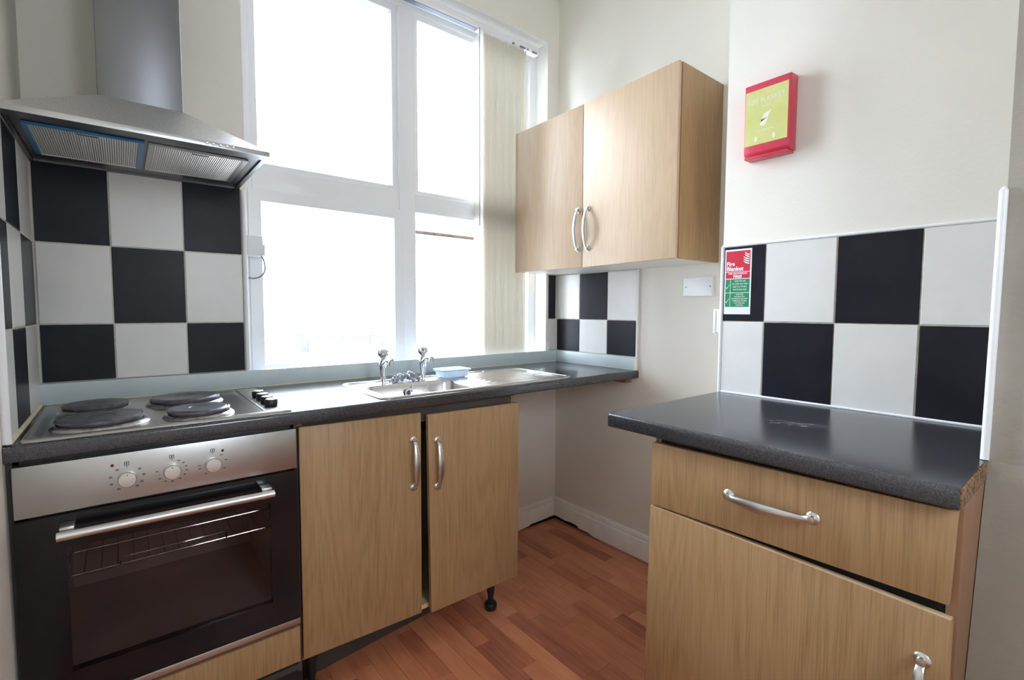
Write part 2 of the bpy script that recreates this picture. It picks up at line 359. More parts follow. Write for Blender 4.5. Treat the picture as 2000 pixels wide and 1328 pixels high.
def text_into(bm, s, size, org, u, v, align='LEFT', off=0.0, xs=1.0):
    cu = bpy.data.curves.new('t', 'FONT'); cu.body = s; cu.size = size; cu.align_x = align; cu.resolution_u = 2; cu.offset = off
    o = bpy.data.objects.new('t', cu); COL.objects.link(o)
    me = bpy.data.meshes.new_from_object(o.evaluated_get(bpy.context.evaluated_depsgraph_get()))
    u, v = Vector(u), Vector(v); org = Vector(org)
    vs_ = [bm.verts.new(org + u*p.co.x*xs + v*p.co.y) for p in me.vertices]
    for f in me.polygons:
        try: bm.faces.new([vs_[i] for i in f.vertices])
        except ValueError: pass
    bpy.data.objects.remove(o); bpy.data.curves.remove(cu); bpy.data.meshes.remove(me)
def bow_handle(p0, p1, n, parent, mat='satin', h=0.030):
    p0, p1, n = Vector(p0), Vector(p1), Vector(n).normalized(); d = (p1-p0).normalized(); side = d.cross(n)
    bm = BM(); pts, rs = [], []
    K = 22
    for i in range(K+1):
        t = i/K; s = math.sin(math.pi*t)
        rise = 0.004 + (h-0.004)*(0.42*min(1, t/0.07, (1-t)/0.07) + 0.58*s**0.9)
        pts.append(p0 + (p1-p0)*t + n*rise); rs.append(0.0063 + 0.0062*s**1.3)
    tube(bm, pts, rs, 12, side=side, flat=0.5)
    for p in (p0, p1):
        lathe(bm, [(0.0, 0), (0.0135, 0), (0.0135, 0.002), (0.0110, 0.0045), (0.0075, 0.006), (0.007, 0.015), (0.0, 0.0165)], p, n, 20)
    return part('handle', bm, mat, parent, label='satin metal bow handle')

# ------------------------------------------------------------------ the room
XL, XR, YB, YR, ZC = -2.212, 0.004, 0.006, -2.9, 3.0     # left wall, right wall, window wall, rear wall, ceiling
XA, YA0, YA1 = -0.325, -1.182, -1.925                    # alcove wall (fire blanket) and its ends
WX0, WX1, WZ0, WZ1, WY = -1.622, -0.080, 0.93, 2.745, 0.22
H, H2 = 0.949, 0.957

floor = part('floor', box(BM(), XL-.1, XR+.1, YR-.1, .23, -0.10, -0.008), 'concrete', smooth=False)
struct(floor, 'mahogany strip laminate floor between the kitchen units')
pw = 0.066; cache = {}
def plank_mesh(l):
    if l not in cache:
        bm = box(BM(), 0, pw-0.0006, 0, l-0.0008, -0.008, 0, 0.0007, 1); me = bpy.data.meshes.new('floor_plank')
        bmesh.ops.recalc_face_normals(bm, faces=bm.faces); bm.to_mesh(me); bm.free(); me.materials.append(MT['plank']); cache[l] = me
    return cache[l]
i = 0; x = XL
while x < XR:
    y = YB - random.choice((0.10, 0.22, 0.31)) ; first = True
    top = YB
    while top > -1.75:
        l = random.choice((0.30, 0.36, 0.42, 0.24))
        o = bpy.data.objects.new('floor_plank', plank_mesh(l)); COL.objects.link(o); o.parent = floor
        o.location = (x, top - l + (random.random()*0.2 if first else 0) - (0 if not first else 0), 0)
        if first: top = o.location.y
        else: top -= l
        first = False; i += 1
    x += pw
bm = BM()
x = XL
while x < XR:
    y = -1.45
    while y > YR:
        l = random.choice((0.3, 0.36, 0.42)); box(bm, x, x+pw-0.0006, y-l+0.0008, y, -0.009, -0.0012); y -= l
    x += pw
o = part('floor_planking', bm, 'plank', floor, smooth=False); o['kind'] = 'stuff'

bm = BM()   # window wall with its opening
box(bm, XL-.1, WX0, YB, WY, 0, ZC); box(bm, WX1, XR+.1, YB, WY, 0, ZC)
box(bm, WX0, WX1, YB, WY, 0, WZ0); box(bm, WX0, WX1, YB, WY, WZ1, ZC)
wall_back = struct(part('wall_back', bm, 'wall', smooth=False), 'cream painted wall around the window')
wall_left = struct(part('wall_left', box(BM(), XL-.1, XL, YR-.1, YB, 0, ZC), 'wall', smooth=False), 'cream painted wall beside the oven')
wall_right = struct(part('wall_right', box(BM(), XR, XR+.1, YR-.1, YB, 0, ZC), 'wall', smooth=False), 'cream painted wall behind the wall cabinet')
wall_alcove = struct(part('wall_alcove', box(BM(), XA, XR, YA1-.02, YA0, 0, ZC), 'wall', smooth=False), 'cream painted wall carrying the fire blanket')
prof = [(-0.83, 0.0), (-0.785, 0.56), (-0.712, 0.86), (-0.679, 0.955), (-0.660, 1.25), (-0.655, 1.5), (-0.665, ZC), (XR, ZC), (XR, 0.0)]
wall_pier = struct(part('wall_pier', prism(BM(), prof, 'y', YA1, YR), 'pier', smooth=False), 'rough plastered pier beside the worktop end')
bm = BM()   # rear wall, with a small window added to brighten the cabinet fronts
box(bm, XL, -1.68, YR-.1, YR, 0, ZC); box(bm, -1.22, -0.6, YR-.1, YR, 0, ZC); box(bm, -1.68, -1.22, YR-.1, YR, 0, 1.37); box(bm, -1.68, -1.22, YR-.1, YR, 2.13, ZC)
wall_rear = struct(part('wall_rear', bm, 'wall', smooth=False), 'cream painted wall opposite the kitchen window')
w2 = struct(thing('added_fill_window', 'small white window added unseen behind the camera for fill light', 'window', (-1.45, YR-.05, 1.37))); del w2['category']
bm = BM()
for a in ((-1.68, -1.64, 1.37, 2.13), (-1.26, -1.22, 1.37, 2.13), (-1.64, -1.26, 1.37, 1.41), (-1.64, -1.26, 2.09, 2.13)): box(bm, a[0], a[1], YR-.09, YR-.03, a[2], a[3], .004)
part('frame', bm, 'upvc', w2)
part('pane', box(BM(), -1.64, -1.26, YR-.064, YR-.058, 1.41, 2.09), 'glass', w2, smooth=False)
ceiling = struct(part('ceiling', box(BM(), XL-.1, XR+.1, YR-.1, WY, ZC, ZC+.1), 'ceiling', smooth=False), 'plain white ceiling')
# skirting boards: tall painted board with a moulded lip, lifting off the floor near the corner
def skirting(name, axis, s, lab):
    """s: list of (position, underside height) along the wall."""
    bm = BM(); t0, t1 = 0.019, 0.011
    rows = []
    for p, zb in s:
        if axis == 'x': f = lambda d, z: (p, YB-d, z)
        else: f = lambda d, z: (XR-d, p, z)
        rows.append([bm.verts.new(f(*q)) for q in ((0, zb), (t0, zb), (t0, 0.094), (t0-.003, 0.0985), (t1+.002, 0.101), (t1, 0.121), (t1-.004, 0.127), (0, 0.127))])
    for A, B in zip(rows, rows[1:]):
        for k in range(8): bm.faces.new((A[k], A[(k+1) % 8], B[(k+1) % 8], B[k]))
    bm.faces.new(rows[0]); bm.faces.new(rows[-1][::-1])
    return struct(part(name, bm, 'skirting'), lab)
sb = skirting('baseboard_back', 'x', [(-1.55, .001), (-.42, .001), (-.30, .003), (-.22, .009), (-.20, .016), (-.11, .017), (-.05, .020), (XR-.02, .020)], 'white painted skirting under the sink worktop overhang')
sr = skirting('baseboard_right', 'y', [(YB-.001, .020), (-.05, .020), (-.10, .016), (-.15, .022), (-.20, .019), (-.205, .008), (-.28, .009), (-.32, .001), (-.9, .001), (YA0+.002, .001)], 'white painted skirting below the wall cabinet side')
part('gap_shade', box(BM(), -.46, XR-.004, YB-.013, YB-.002, 0.0, .021), 'gap_dark', sb, smooth=False)  # near-black strip stands in for the shade under the lifted board
part('gap_shade', box(BM(), XR-.013, XR-.002, -.36, YB-.014, 0.0, .023), 'gap_dark', sr, smooth=False)

# ------------------------------------------------------------------ tiles
tcache = {}
def tile(parent, wall_axis, face, a0, a1, z0, z1, kind, th=0.008):
    """face = coordinate of the visible face; the tile lies behind it by th towards the wall."""
    g = 0.0016; w, h = (a1-a0) - 2*g, (z1-z0) - 2*g
    key = (wall_axis, round(w, 4), round(h, 4), kind)
    if key not in tcache:
        bm = BM()
        if wall_axis == 'y': box(bm, -w/2, w/2, 0, th, -h/2, h/2, 0.0015, 1)
        elif wall_axis == 'x-': box(bm, -th, 0, -w/2, w/2, -h/2, h/2, 0.0015, 1)      # wall lies towards -x
        else: box(bm, 0, th, -w/2, w/2, -h/2, h/2, 0.0015, 1)
        bmesh.ops.recalc_face_normals(bm, faces=bm.faces)
        me = bpy.data.meshes.new('tile'); bm.to_mesh(me); bm.free(); me.materials.append(MT['tile_k' if kind == 'k' else 'tile_w']); tcache[key] = me
    o = bpy.data.objects.new('tile', tcache[key]); COL.objects.link(o); o.parent = parent
    o.location = ((a0+a1)/2, face, (z0+z1)/2) if wall_axis == 'y' else (face, (a0+a1)/2, (z0+z1)/2)
    return o
def field(parent, axis, face, cols, rows, start, bed):
    for i, (c0, c1) in enumerate(zip(cols, cols[1:])):
        for j, (r0, r1) in enumerate(zip(rows, rows[1:])):
            tile(parent, axis, face, min(c0, c1), max(c0, c1), r0, r1, 'k' if (i+j+start) % 2 == 0 else 'w')
    lo, hi = min(cols), max(cols); d = 0.0025; bm = BM()
    if axis == 'y': box(bm, lo, hi, face+d, bed, rows[0], rows[-1])
    else: box(bm, face-d if axis == 'x-' else face+d, bed, lo, hi, rows[0], rows[-1])
    part('grout_bed', bm, 'grout', parent, smooth=False)
UP = H + 0.0655
field(wall_back, 'y', -0.002, [-2.200, -2.021, -1.821, -1.640], [UP+.001, 1.1975, 1.4505, 1.697], 0, YB-.0005)
field(wall_left, 'x-', -2.204, [-0.004, -0.222, -0.425, -0.572], [H+.002, 1.1975, 1.4505, 1.697], 1, XL+.0005)
field(wall_right, 'x+', -0.004, [-0.006, -0.186, -0.385, -0.572], [UP+.001, 1.1975, 1.4505], 0, XR-.0005)
field(wall_back, 'y', -0.002, [-0.068, -0.010], [UP+.001, 1.1975, 1.4505], 1, YB-.0005)
field(wall_alcove, 'x+', -0.331, [YA0-.006, -1.332, -1.538, -1.738, YA1+.002], [H2+.004, 1.2110, 1.470], 1, XA-.0005)

def trim(n, bm, mat='white', lab=None, **k):
    return struct(part('trim_%d' % n, bm, mat, **k), lab)
trim(1, tube(BM(), [(-1.631, -0.001, UP), (-1.631, -0.001, 1.69)], 0.0085, 12), lab='white edge strip between the hob tiles and window')
trim(2, tube(BM(), [(-2.2045, -0.578, H+.004), (-2.2045, -0.578, 1.697)], 0.008, 12), lab='white edge strip at the front of the left wall tiles')
trim(3, tube(BM(), [(-0.328, YA0-.001, H2), (-0.328, YA0-.001, 1.474)], 0.0062, 12), lab='white corner strip on the tiled alcove edge')
trim(4, tube(BM(), [(-0.329, YA0, 1.474), (-0.329, YA1+.002, 1.474)], 0.0048, 12), lab='white strip along the top of the alcove tiles')
bm = tube(BM(), [(-0.689, -1.921, H2+.001), (-0.672, -1.921, 1.25), (-0.662, -1.921, 1.482), (-0.658, -1.921, 1.489)], [.0068, .0068, .0068, .003], 14)
trim(5, bm, lab='thick white corner bead standing on the worktop end')
trim(6, tube(BM(), [(-0.332, YA0-.01, H2+.0025), (-0.332, YA1, H2+.0025)], 0.004, 8), lab='white sealant line behind the right worktop')
trim(7, tube(BM(), [(-2.202, -0.03, H+.003), (-2.202, -0.57, H+.003)], 0.006, 8), 'sealant', lab='yellowed sealant line beside the hob')
trim(8, tube(BM(), [(-0.006, -0.579, UP), (-0.006, -0.579, 1.4505)], 0.005, 10), lab='white edge strip ending the tiles under the wall cabinet')

# ------------------------------------------------------------------ window
win = thing('window_1', 'white plastic kitchen window with a cross of mullion and transom', 'window', ((WX0+WX1)/2, 0.14, WZ0)); del win['category']; struct(win)
FY0, FY1 = 0.10, 0.165
def bar(bm, x0, x1, z0, z1, y0=FY0, y1=FY1, b=.004): box(bm, x0, x1, y0, y1, z0, z1, b)
MX0, MX1, TZ0, TZ1 = -0.950, -0.864, 1.722, 1.808
bm = BM(); bar(bm, WX0, WX0+.042, WZ0, WZ1); bar(bm, WX1-.055, WX1, WZ0, WZ1); bar(bm, WX0+.042, WX1-.055, 2.662, WZ1); bar(bm, WX0+.042, WX1-.055, WZ0, WZ0+.05)
part('outer_frame', bm, 'upvc', win)
bm = BM(); bar(bm, MX0, MX1, WZ0+.05, 2.662, FY0-.002); part('mullion', bm, 'upvc', win)
bm = BM(); bar(bm, WX0+.042, MX0, TZ0, TZ1, FY0-.001); part('transom', bm, 'upvc', win)
bm = BM(); bar(bm, MX1, WX1-.055, TZ0, TZ1, FY0-.001); part('transom', bm, 'upvc', win)
def bead_ring(name, x0, x1, z0, z1, w, y0, y1, yi):
    """mitred glazing ring: outer edge at y0, sloping to the glass at yi."""
    bm = BM(); O = [(x0, z0), (x1, z0), (x1, z1), (x0, z1)]; I = [(x0+w, z0+w), (x1-w, z0+w), (x1-w, z1-w), (x0+w, z1-w)]; J = [(x0+w+.008, z0+w+.008), (x1-w-.008, z0+w+.008), (x1-w-.008, z1-w-.008), (x0+w+.008, z1-w-.008)]
    vo = [bm.verts.new((p[0], y0, p[1])) for p in O]; vi = [bm.verts.new((p[0], y0, p[1])) for p in I]; vj = [bm.verts.new((p[0], yi, p[1])) for p in J]; vb = [bm.verts.new((p[0], yi, p[1])) for p in O]
    for k in range(4):
        n = (k+1) % 4
        bm.faces.new((vo[k], vo[n], vi[n], vi[k])); bm.faces.new((vi[k], vi[n], vj[n], vj[k])); bm.faces.new((vj[k], vj[n], vb[n], vb[k])); bm.faces.new((vb[k], vb[n], vo[n], vo[k]))
    return part(name, bm, 'upvc', win, smooth=False)
def pane(x0, x1, z0, z1, y=0.137):
    return part('pane', box(BM(), x0, x1, y, y+.006, z0, z1), 'glass', win, smooth=False)
bead_ring('glazing_bead', WX0+.042, MX0, TZ1, 2.662, .026, FY0+.012, FY1, FY0+.036); pane(WX0+.07, MX0-.03, TZ1+.03, 2.63)
bead_ring('glazing_bead', MX1, WX1-.055, TZ1, 2.662, .022, FY0+.012, FY1, FY0+.036); pane(MX1+.026, WX1-.08, TZ1+.026, 2.635)
bead_ring('sash', WX0+.024, MX0+.014, WZ0+.045, TZ0+.002, .046, FY0-.012, FY1, FY0+.034); pane(WX0+.074, MX0-.038, WZ0+.09, TZ0-.05)
# the right-hand lower sash hangs open outwards, so its head drops below the transom
bm = BM(); box(bm, MX1-.01, WX1-.02, .200, .245, 1.640, 1.655, .001)
part('weather_strip', bm, 'brown', win, label='dark weathered strip on the head of the open sash')
bm = BM(); bar(bm, MX1-.01, WX1-.02, 1.585, 1.637, .195, .245); bar(bm, MX1-.01, MX1+.035, WZ0+.02, 1.585, .195, .245); bar(bm, WX1-.065, WX1-.02, WZ0+.02, 1.585, .195, .245); bar(bm, MX1+.035, WX1-.065, WZ0+.02, WZ0+.066, .195, .245)
part('open_sash', bm, 'upvc', win); pane(MX1+.034, WX1-.064, WZ0+.064, 1.587, .217)
part('window_board', box(BM(), WX0, WX1, YB-.004, FY0, WZ0-.004, WZ0+.012, .002), 'upvc', win)

rv = BM(); box(rv, WX1-.0025, WX1-.0003, YB, FY0, WZ0, WZ1); box(rv, WX0+.0003, WX0+.0025, YB, FY0, WZ0, WZ1); box(rv, WX0+.003, WX1-.003, YB, FY0, WZ1-.0025, WZ1-.0003)
part('reveal_lining', rv, 'reveal', wall_back, smooth=False)

# vertical blind, drawn to the right
bl = thing('vertical_blind', 'cream vertical blind drawn aside beside the wall cabinet', 'blind', (-0.85, 0.05, 2.66))
bm = BM(); prism(bm, [(0.026, 2.668), (0.020, 2.676), (0.020, 2.697), (0.026, 2.704), (0.064, 2.704), (0.064, 2.668)], 'x', -1.56, -0.134)
part('head_rail', bm, 'white', bl, smooth=False)
part('rail_groove', box(BM(), -1.55, -0.545, 0.028, 0.056, 2.6655, 2.6685), 'cable', bl, smooth=False)
for k, (a, b) in enumerate(((-.325, -.31), (-.272, -.235), (-.222, -.21), (-.185, -.15))): part('rail_clip', box(BM(), a, b, .019, .03, 2.668, 2.674, .001), 'cable', bl)
NS = 22
bm0 = None
for k in range(NS):
    x = -0.527 + (0.285/(NS-1))*k
    bm = BM(); cur = 0.006*math.sin(k*1.7)
    prof = []
    for s in range(7):
        y = 0.006 + 0.0865*s/6; prof.append((x + 0.004*math.sin(math.pi*s/6) + cur*(s/6-.5)*.6, y))
    prof += [(p[0]+.0007, p[1]) for p in prof[::-1]]
    prism(bm, prof, 'z', 1.002 + 0.003*math.sin(k*2.3), 2.652)
    part('slat', bm, 'slat', bl)
    part('slat_hanger', box(BM(), x-.001, x+.004, .034, .048, 2.650, 2.669, .0008), 'white', bl)
part('cord', tube(BM(), [(-.546, .012, 2.668), (-.546, .010, 2.2), (-.546, .010, 1.70), (-.546, .010, 1.682)], [.0022, .0022, .0022, .003], 8), 'cable', bl)

# small switch box on the window's left reveal
jb = thing('junction_box', 'small white socket box on the window edge beside the tiles', 'socket box', (-1.60, 0.02, 1.45))
part('back_box', box(BM(), -1.621, -1.566, 0.003, 0.072, 1.452, 1.528, .003), 'white', jb)
part('face_plate', box(BM(), -1.566, -1.5585, 0.006, 0.069, 1.454, 1.497, .002), 'white', jb)
part('cable', tube(BM(), [(-1.573, .010, 1.455), (-1.566, .008, 1.440), (-1.561, .006, 1.420), (-1.561, .006, 1.400), (-1.567, .010, 1.382), (-1.580, .02, 1.370), (-1.596, .04, 1.366), (-1.612, .07, 1.370)], 0.0030, 8), 'cable', jb)

# ------------------------------------------------------------------ left run: worktop, upstands
YF = -0.587
wt = thing('worktop', 'long dark grey speckled worktop holding the hob and sink', 'worktop', (-1.1, -0.3, H-.038))
def worktop_prof(y_back, y_front, top):
    r = 0.010; pr = [(y_back, top-.038), (y_back, top)]
    for k in range(6):
        a = math.radians(90+90*k/5); pr.append((y_front + r + r*math.cos(a), top - r + r*math.sin(a)))
    for k in range(4):
        a = math.radians(180+90*k/3); pr.append((y_front + .005 + .005*math.cos(a), top-.038 + .005 + .005*math.sin(a)))
    return pr
bm = BM()
SX0, SX1, SY0, SY1 = -1.298, -0.892, -0.532, -0.268   # bowl cut-out
full = worktop_prof(YB, YF, H)
prism(bm, full, 'x', XL+.001, SX0); prism(bm, full, 'x', SX1, XR-.001)
fr = worktop_prof(SY0, YF, H); prism(bm, fr, 'x', SX0, SX1)
box(bm, SX0, SX1, SY1, YB, H-.038, H)
part('slab', bm, 'top', wt)
part('end_shim', box(BM(), XL+.0015, -2.199, YF+.002, -0.55, H-.034, H-.002, .001), 'chip', wt)
u1 = thing('upstand', 'pale green upstand strip running behind hob and sink', 'upstand', (-1.1, -0.01, H))
part('board', box(BM(), XL+.002, -0.019, -0.018, YB-.0015, H, UP, .0015), 'upstand', u1)
part('sealant_line', tube(BM(), [(-2.19, -0.0185, H+.001), (-0.02, -0.0185, H+.001)], .0022, 6), 'sealant', u1)
u2 = thing('upstand', 'short pale green upstand strip under the wall cabinet tiles', 'upstand', (-0.01, -0.3, H))
part('board', box(BM(), -0.0185, XR-.0015, -0.578, -0.0005, H, UP, .0015), 'upstand', u2)
part('end_cap', box(BM(), -0.0188, XR-.0018, -0.5815, -0.5782, H+.0005, UP-.0005), 'skirting', u2)
bt = part('support_batten', box(BM(), -0.045, XR-.0005, -0.545, -0.03, H-.038-.026, H-.0385, .001), 'timber', loc=(-.02, -.3, H-.06))
tag(bt, 'rough timber batten fixed to wall beneath worktop end', 'batten')

# ------------------------------------------------------------------ hob
hob = thing('electric_hob', 'stainless steel hob with four solid hotplates', 'hob', (-1.9, -0.32, H))
hx0, hx1, hy0, hy1 = -2.186, -1.622, -0.574, -0.078
bm = BM(); z0 = H
loft(bm, [(hx0, hx1, hy0, hy1, .006, z0), (hx0, hx1, hy0, hy1, .006, z0+.004), (hx0+.003, hx1-.003, hy0+.003, hy1-.003, .006, z0+.0065),
          (hx0+.018, -1.692, hy0+.018, hy1-.016, .012, z0+.0065), (hx0+.030, -1.704, hy0+.026, hy1-.024, .016, z0+.0022)])
part('pan', bm, 'hobsteel', hob)
part('divider_groove', box(BM(), -1.6925, -1.6865, hy0+.03, hy1-.01, z0+.006, z0+.0072, .0004), 'black', hob)
for cx, cy, r in ((-2.050, -0.445, .092), (-2.068, -0.215, .078), (-1.852, -0.236, .094), (-1.840, -0.468, .077)):
    bp_ = part('hotplate', lathe(BM(), [(0, 0), (r-.008, 0), (r-.006, .009), (r-.002, .0105), (r-.002, .0150), (r-.006, .0175), (r-.010, .0165), (r-.012, .0180), (r*.32, .0178), (r*.30, .0165), (0, .0165)], (cx, cy, z0+.0065), seg=48), 'plate', hob)
    part('spill_ring', lathe(BM(), [(r-.004, .0022), (r+.009, .0022), (r+.008, .0045), (r+.001, .0110), (r-.004, .0118), (r-.004, .0022)], (cx, cy, z0), seg=48), 'spill', bp_)
for cy in (-0.290, -0.355, -0.420, -0.475):
    k = part('knob', lathe(BM(), [(0, 0), (.0165, 0), (.0185, .003), (.0185, .016), (.0165, .0195), (0, .020)], (-1.656, cy, z0+.0066), seg=28), 'black', hob)
    part('knob_cap', lathe(BM(), [(0, 0), (.0160, 0), (.0160, .0012), (.013, .002), (0, .002)], (-1.656, cy, z0+.0262), seg=28), 'knobsteel', k)

# ------------------------------------------------------------------ oven in its housing
ov = thing('built_in_oven', 'built-in electric oven with steel control panel and black glass door', 'oven', (-1.905, -0.3, 0.31))
ox0, ox1, oy = -2.200, -1.6165, -0.590
bm = BM()    # casing as an open box
bz0, bz1 = .345, .895
bx0, bx1 = -2.145, -1.66
for a in ((ox0+.02, bx0, -.566, -.04, bz0, bz1), (bx1, ox1-.02, -.566, -.04, bz0, bz1), (bx0, bx1, -.566, -.04, .735, bz1), (bx0, bx1, -.566, -.04, bz0, .385), (bx0, bx1, -.09, -.04, .385, .735)): box(bm, *a)
part('cavity', bm, 'cavity', ov, smooth=False)
cp = part('control_panel', box(BM(), ox0, ox1, oy, -.566, .784, .901, .003), 'steel', ov)
for kx in (-2.004, -1.915, -1.826):
    kb = part('knob', lathe(BM(), [(0, 0), (.0175, 0), (.0185, .002), (.0185, .010), (.0180, .016), (.0165, .0185), (0, .0195)], (kx, oy, .838), (0, -1, 0), 32), 'knobsteel', cp)
part('indicator', lathe(BM(), [(0, 0), (.0035, 0), (.003, .002), (0, .0025)], (-2.031, oy, .874), (0, -1, 0), 16), 'redlamp', cp)
part('indicator', lathe(BM(), [(0, 0), (.0035, 0), (.003, .002), (0, .0025)], (-1.803, oy, .870), (0, -1, 0), 16), 'print', cp)
bm = BM()     # printed dial marks
yo = oy - .0004
def dash(cx, cz, w, h, ang=0):
    c, s = math.cos(ang), math.sin(ang); P_ = []
    for dx, dz in ((-w, -h), (w, -h), (w, h), (-w, h)): P_.append((cx+dx*c-dz*s, yo, cz+dx*s+dz*c))
    poly(bm, P_)
def sq(cx, cz, s, gapless=True):
    for a in ((0, s, s, .0007), (0, -s, s, .0007), (-s, 0, .0007, s), (s, 0, .0007, s)): dash(cx+a[0], cz+a[1], a[2], a[3])
for kx in (-2.004, -1.915, -1.826):
    sq(kx, .838+.036, .0042); dash(kx, .874, .0012, .0026); dash(kx, .8660, .001, .001)
for a in (40, 5, -30, -55, 125, 165, 200, 238): dash(-2.004+.032*math.cos(math.radians(a)), .838+.028*math.sin(math.radians(a)), .0034, .0009); dash(-2.004+.032*math.cos(math.radians(a)), .8405+.028*math.sin(math.radians(a)), .0026, .0006)
for a in (62, 38, 14, -8, -32, -58, -90, -118, -146, 172): dash(-1.915+.031*math.cos(math.radians(a)), .838+.027*math.sin(math.radians(a)), .0026, .0011)
for a in (50, 12, -35, -122, 178, 196): dash(-1.826+.031*math.cos(math.radians(a)), .838+.027*math.sin(math.radians(a)), .0034, .0009)
part('dial_marks', bm, 'print', cp, smooth=False)['kind'] = 'stuff'
bm = BM()
for kx, dz in ((-2.004, .011), (-1.915, .012), (-1.826, -.012)): lathe(bm, [(0, 0), (.0014, 0), (0, .0004)], (kx, oy-.0188, .838+dz), (0, -1, 0), 10)
part('pointer_dots', bm, 'print', cp)['kind'] = 'stuff'
dz0, dz1 = .334, .779
wx0, wx1, wz0, wz1 = -2.118, -1.690, .404, .700
bm = BM()
for a in ((ox0, wx0, dz0, dz1), (wx1, ox1, dz0, dz1), (wx0, wx1, dz0, wz0), (wx0, wx1, wz1, dz1)): box(bm, a[0], a[1], oy, -.567, a[2], a[3])
bmesh.ops.remove_doubles(bm, verts=bm.verts, dist=1e-5)
od = part('door', bm, 'oven_glass', ov, smooth=False, label='black glass oven door')
part('window_pane', box(BM(), wx0-.001, wx1+.001, oy+.001, oy+.006, wz0-.001, wz1+.001), 'tint', od, smooth=False)
bm = tube(BM(), [(-2.130, -.636, .7445), (-1.689, -.636, .7395)], .0105, 20)
part('handle', bm, 'satin', od, label='long round steel bar handle')
for hx, hz in ((-2.113, .748), (-1.706, .743)): part('handle_bracket', box(BM(), hx-.013, hx+.013, -.632, oy+.0005, hz+.0065, hz+.0135, .002), 'satin', od)
part('bottom_trim', box(BM(), ox0, ox1, oy, -.567, .312, .331, .002), 'steel', ov)
part('top_gap', box(BM(), ox0+.01, ox1-.01, -.565, -.05, .8955, .9095), 'black', ov, smooth=False)
for zz, dense in ((.612, True), (.650, False)):
    bm = BM()
    for yy in ((-.545, -.16) if dense else (-.50,)): tube(bm, [(bx0+.004, yy, zz), (bx1-.004, yy, zz)], .0022, 8)
    if dense:
        for k in range(15): xx = bx0+.02+k*(bx1-bx0-.04)/14; tube(bm, [(xx, -.545, zz), (xx, -.16, zz)], .0013, 6)
        tube(bm, [(-2.025, -.548, zz), (-2.025, -.552, zz+.016), (-2.020, -.552, zz+.020), (-1.800, -.552, zz+.020), (-1.795, -.552, zz+.016), (-1.795, -.548, zz)], .0018, 8)
    part('wire_shelf', bm, 'chrome', ov)

oh = thing('oven_housing', 'beech oven housing with a plain filler panel under the oven', 'cabinet', (-1.905, -0.3, 0))
part('filler_panel', box(BM(), -2.200, -1.6165, -.582, -.564, .190, .299, .0015), 'wood', oh)
part('side_panel', box(BM(), -2.2105, -2.2012, -.56, -.03, .14, H-.039), 'plinth', oh, smooth=False)
part('side_panel', box(BM(), -1.6155, -1.6065, -.556, -.03, .14, H-.039), 'plinth', oh, smooth=False)
part('shelf', box(BM(), -2.2010, -1.6156, -.56, -.03, .285, .303), 'plinth', oh, smooth=False)
part('base', box(BM(), -2.2010, -1.6156, -.56, -.03, .150, .168), 'plinth', oh, smooth=False)
part('plinth', box(BM(), -2.2105, -1.60, -.535, -.517, 0.0, .149), 'black', oh, smooth=False)
for lx, ly in ((-2.15, -.10), (-1.66, -.10)): part('leg', lathe(BM(), [(0, 0), (.022, 0), (.022, .02), (.014, .035), (.014, .1495), (0, .15)], (lx, ly, 0), seg=16), 'black', oh)

# ------------------------------------------------------------------ sink base unit
sbu = thing('sink_base_cabinet', 'two door beech sink cabinet on black legs with one sagging door', 'cabinet', (-1.18, -0.3, 0))
cx0, cx1, ct, cb = -1.6045, -0.766, .905, .165
part('side_panel', box(BM(), cx0, cx0+.016, -.548, -.05, cb, ct), 'side', sbu, smooth=False)
part('side_panel', box(BM(), cx1-.016, cx1, -.548, -.05, cb, ct), 'side', sbu, smooth=False)
part('base', box(BM(), cx0+.0165, cx1-.0165, -.548, -.05, cb, cb+.016), 'wood_edge', sbu, smooth=False)
part('back_panel', box(BM(), cx0+.0165, cx1-.0165, -.058, -.052, cb+.017, ct-.22), 'melamine', sbu, smooth=False)
part('front_rail', box(BM(), cx0+.0165, cx1-.0165, -.546, -.530, .852, ct), 'plinth', sbu, smooth=False)
def slab_door(name, p, thick, n, mat, parent, bev=.0015, edge=None):
    """p: four front corners (bl, br, tr, tl), n outward normal."""
    n = Vector(n); F = [Vector(q) for q in p]; Bk = [q - n*thick for q in F]
    bm = BM(); hexa(bm, Bk + F, bev)
    return part(name, bm, mat, parent)
dl = slab_door('door', [(-1.604, -.570, .180), (-1.203, -.570, .169), (-1.201, -.570, .890), (-1.604, -.570, .898)], .018, (0, -1, 0), 'wood', sbu)
bow_handle((-1.231, -.570, .633), (-1.231, -.570, .799), (0, -1, 0), dl)
dr = slab_door('door', [(-1.168, -.578, .158), (-.760, -.570, .151), (-.758, -.570, .874), (-1.178, -.578, .881)], .018, (0, -1, 0), 'wood', sbu)
bow_handle((-1.142, -.5778, .618), (-1.142, -.5778, .785), (0, -1, 0), dr)
legp = [(0, 0), (.024, 0), (.026, .006), (.026, .022), (.023, .028), (.012, .031), (.012, .055), (.016, .075), (.017, .110), (.026, .130), (.026, cb-.0005), (0, cb)]
for lx, ly in ((-.838, -.487), (-1.56, -.487), (-.838, -.11), (-1.56, -.11)): part('leg', lathe(BM(), legp, (lx, ly, 0), seg=20), 'black', sbu)
bm = BM(); hexa(bm, [(-1.60, -.415, 0), (-.872, -.332, 0), (-.872, -.316, 0), (-1.60, -.399, 0), (-1.60, -.415, .143), (-.872, -.332, .143), (-.872, -.316, .143), (-1.60, -.399, .143)])
pl = part('plinth_board', bm, 'plinth', loc=(-1.25, -.37, 0), smooth=False)
tag(pl, 'dark loose plinth board standing under the sink cabinet', 'plinth')

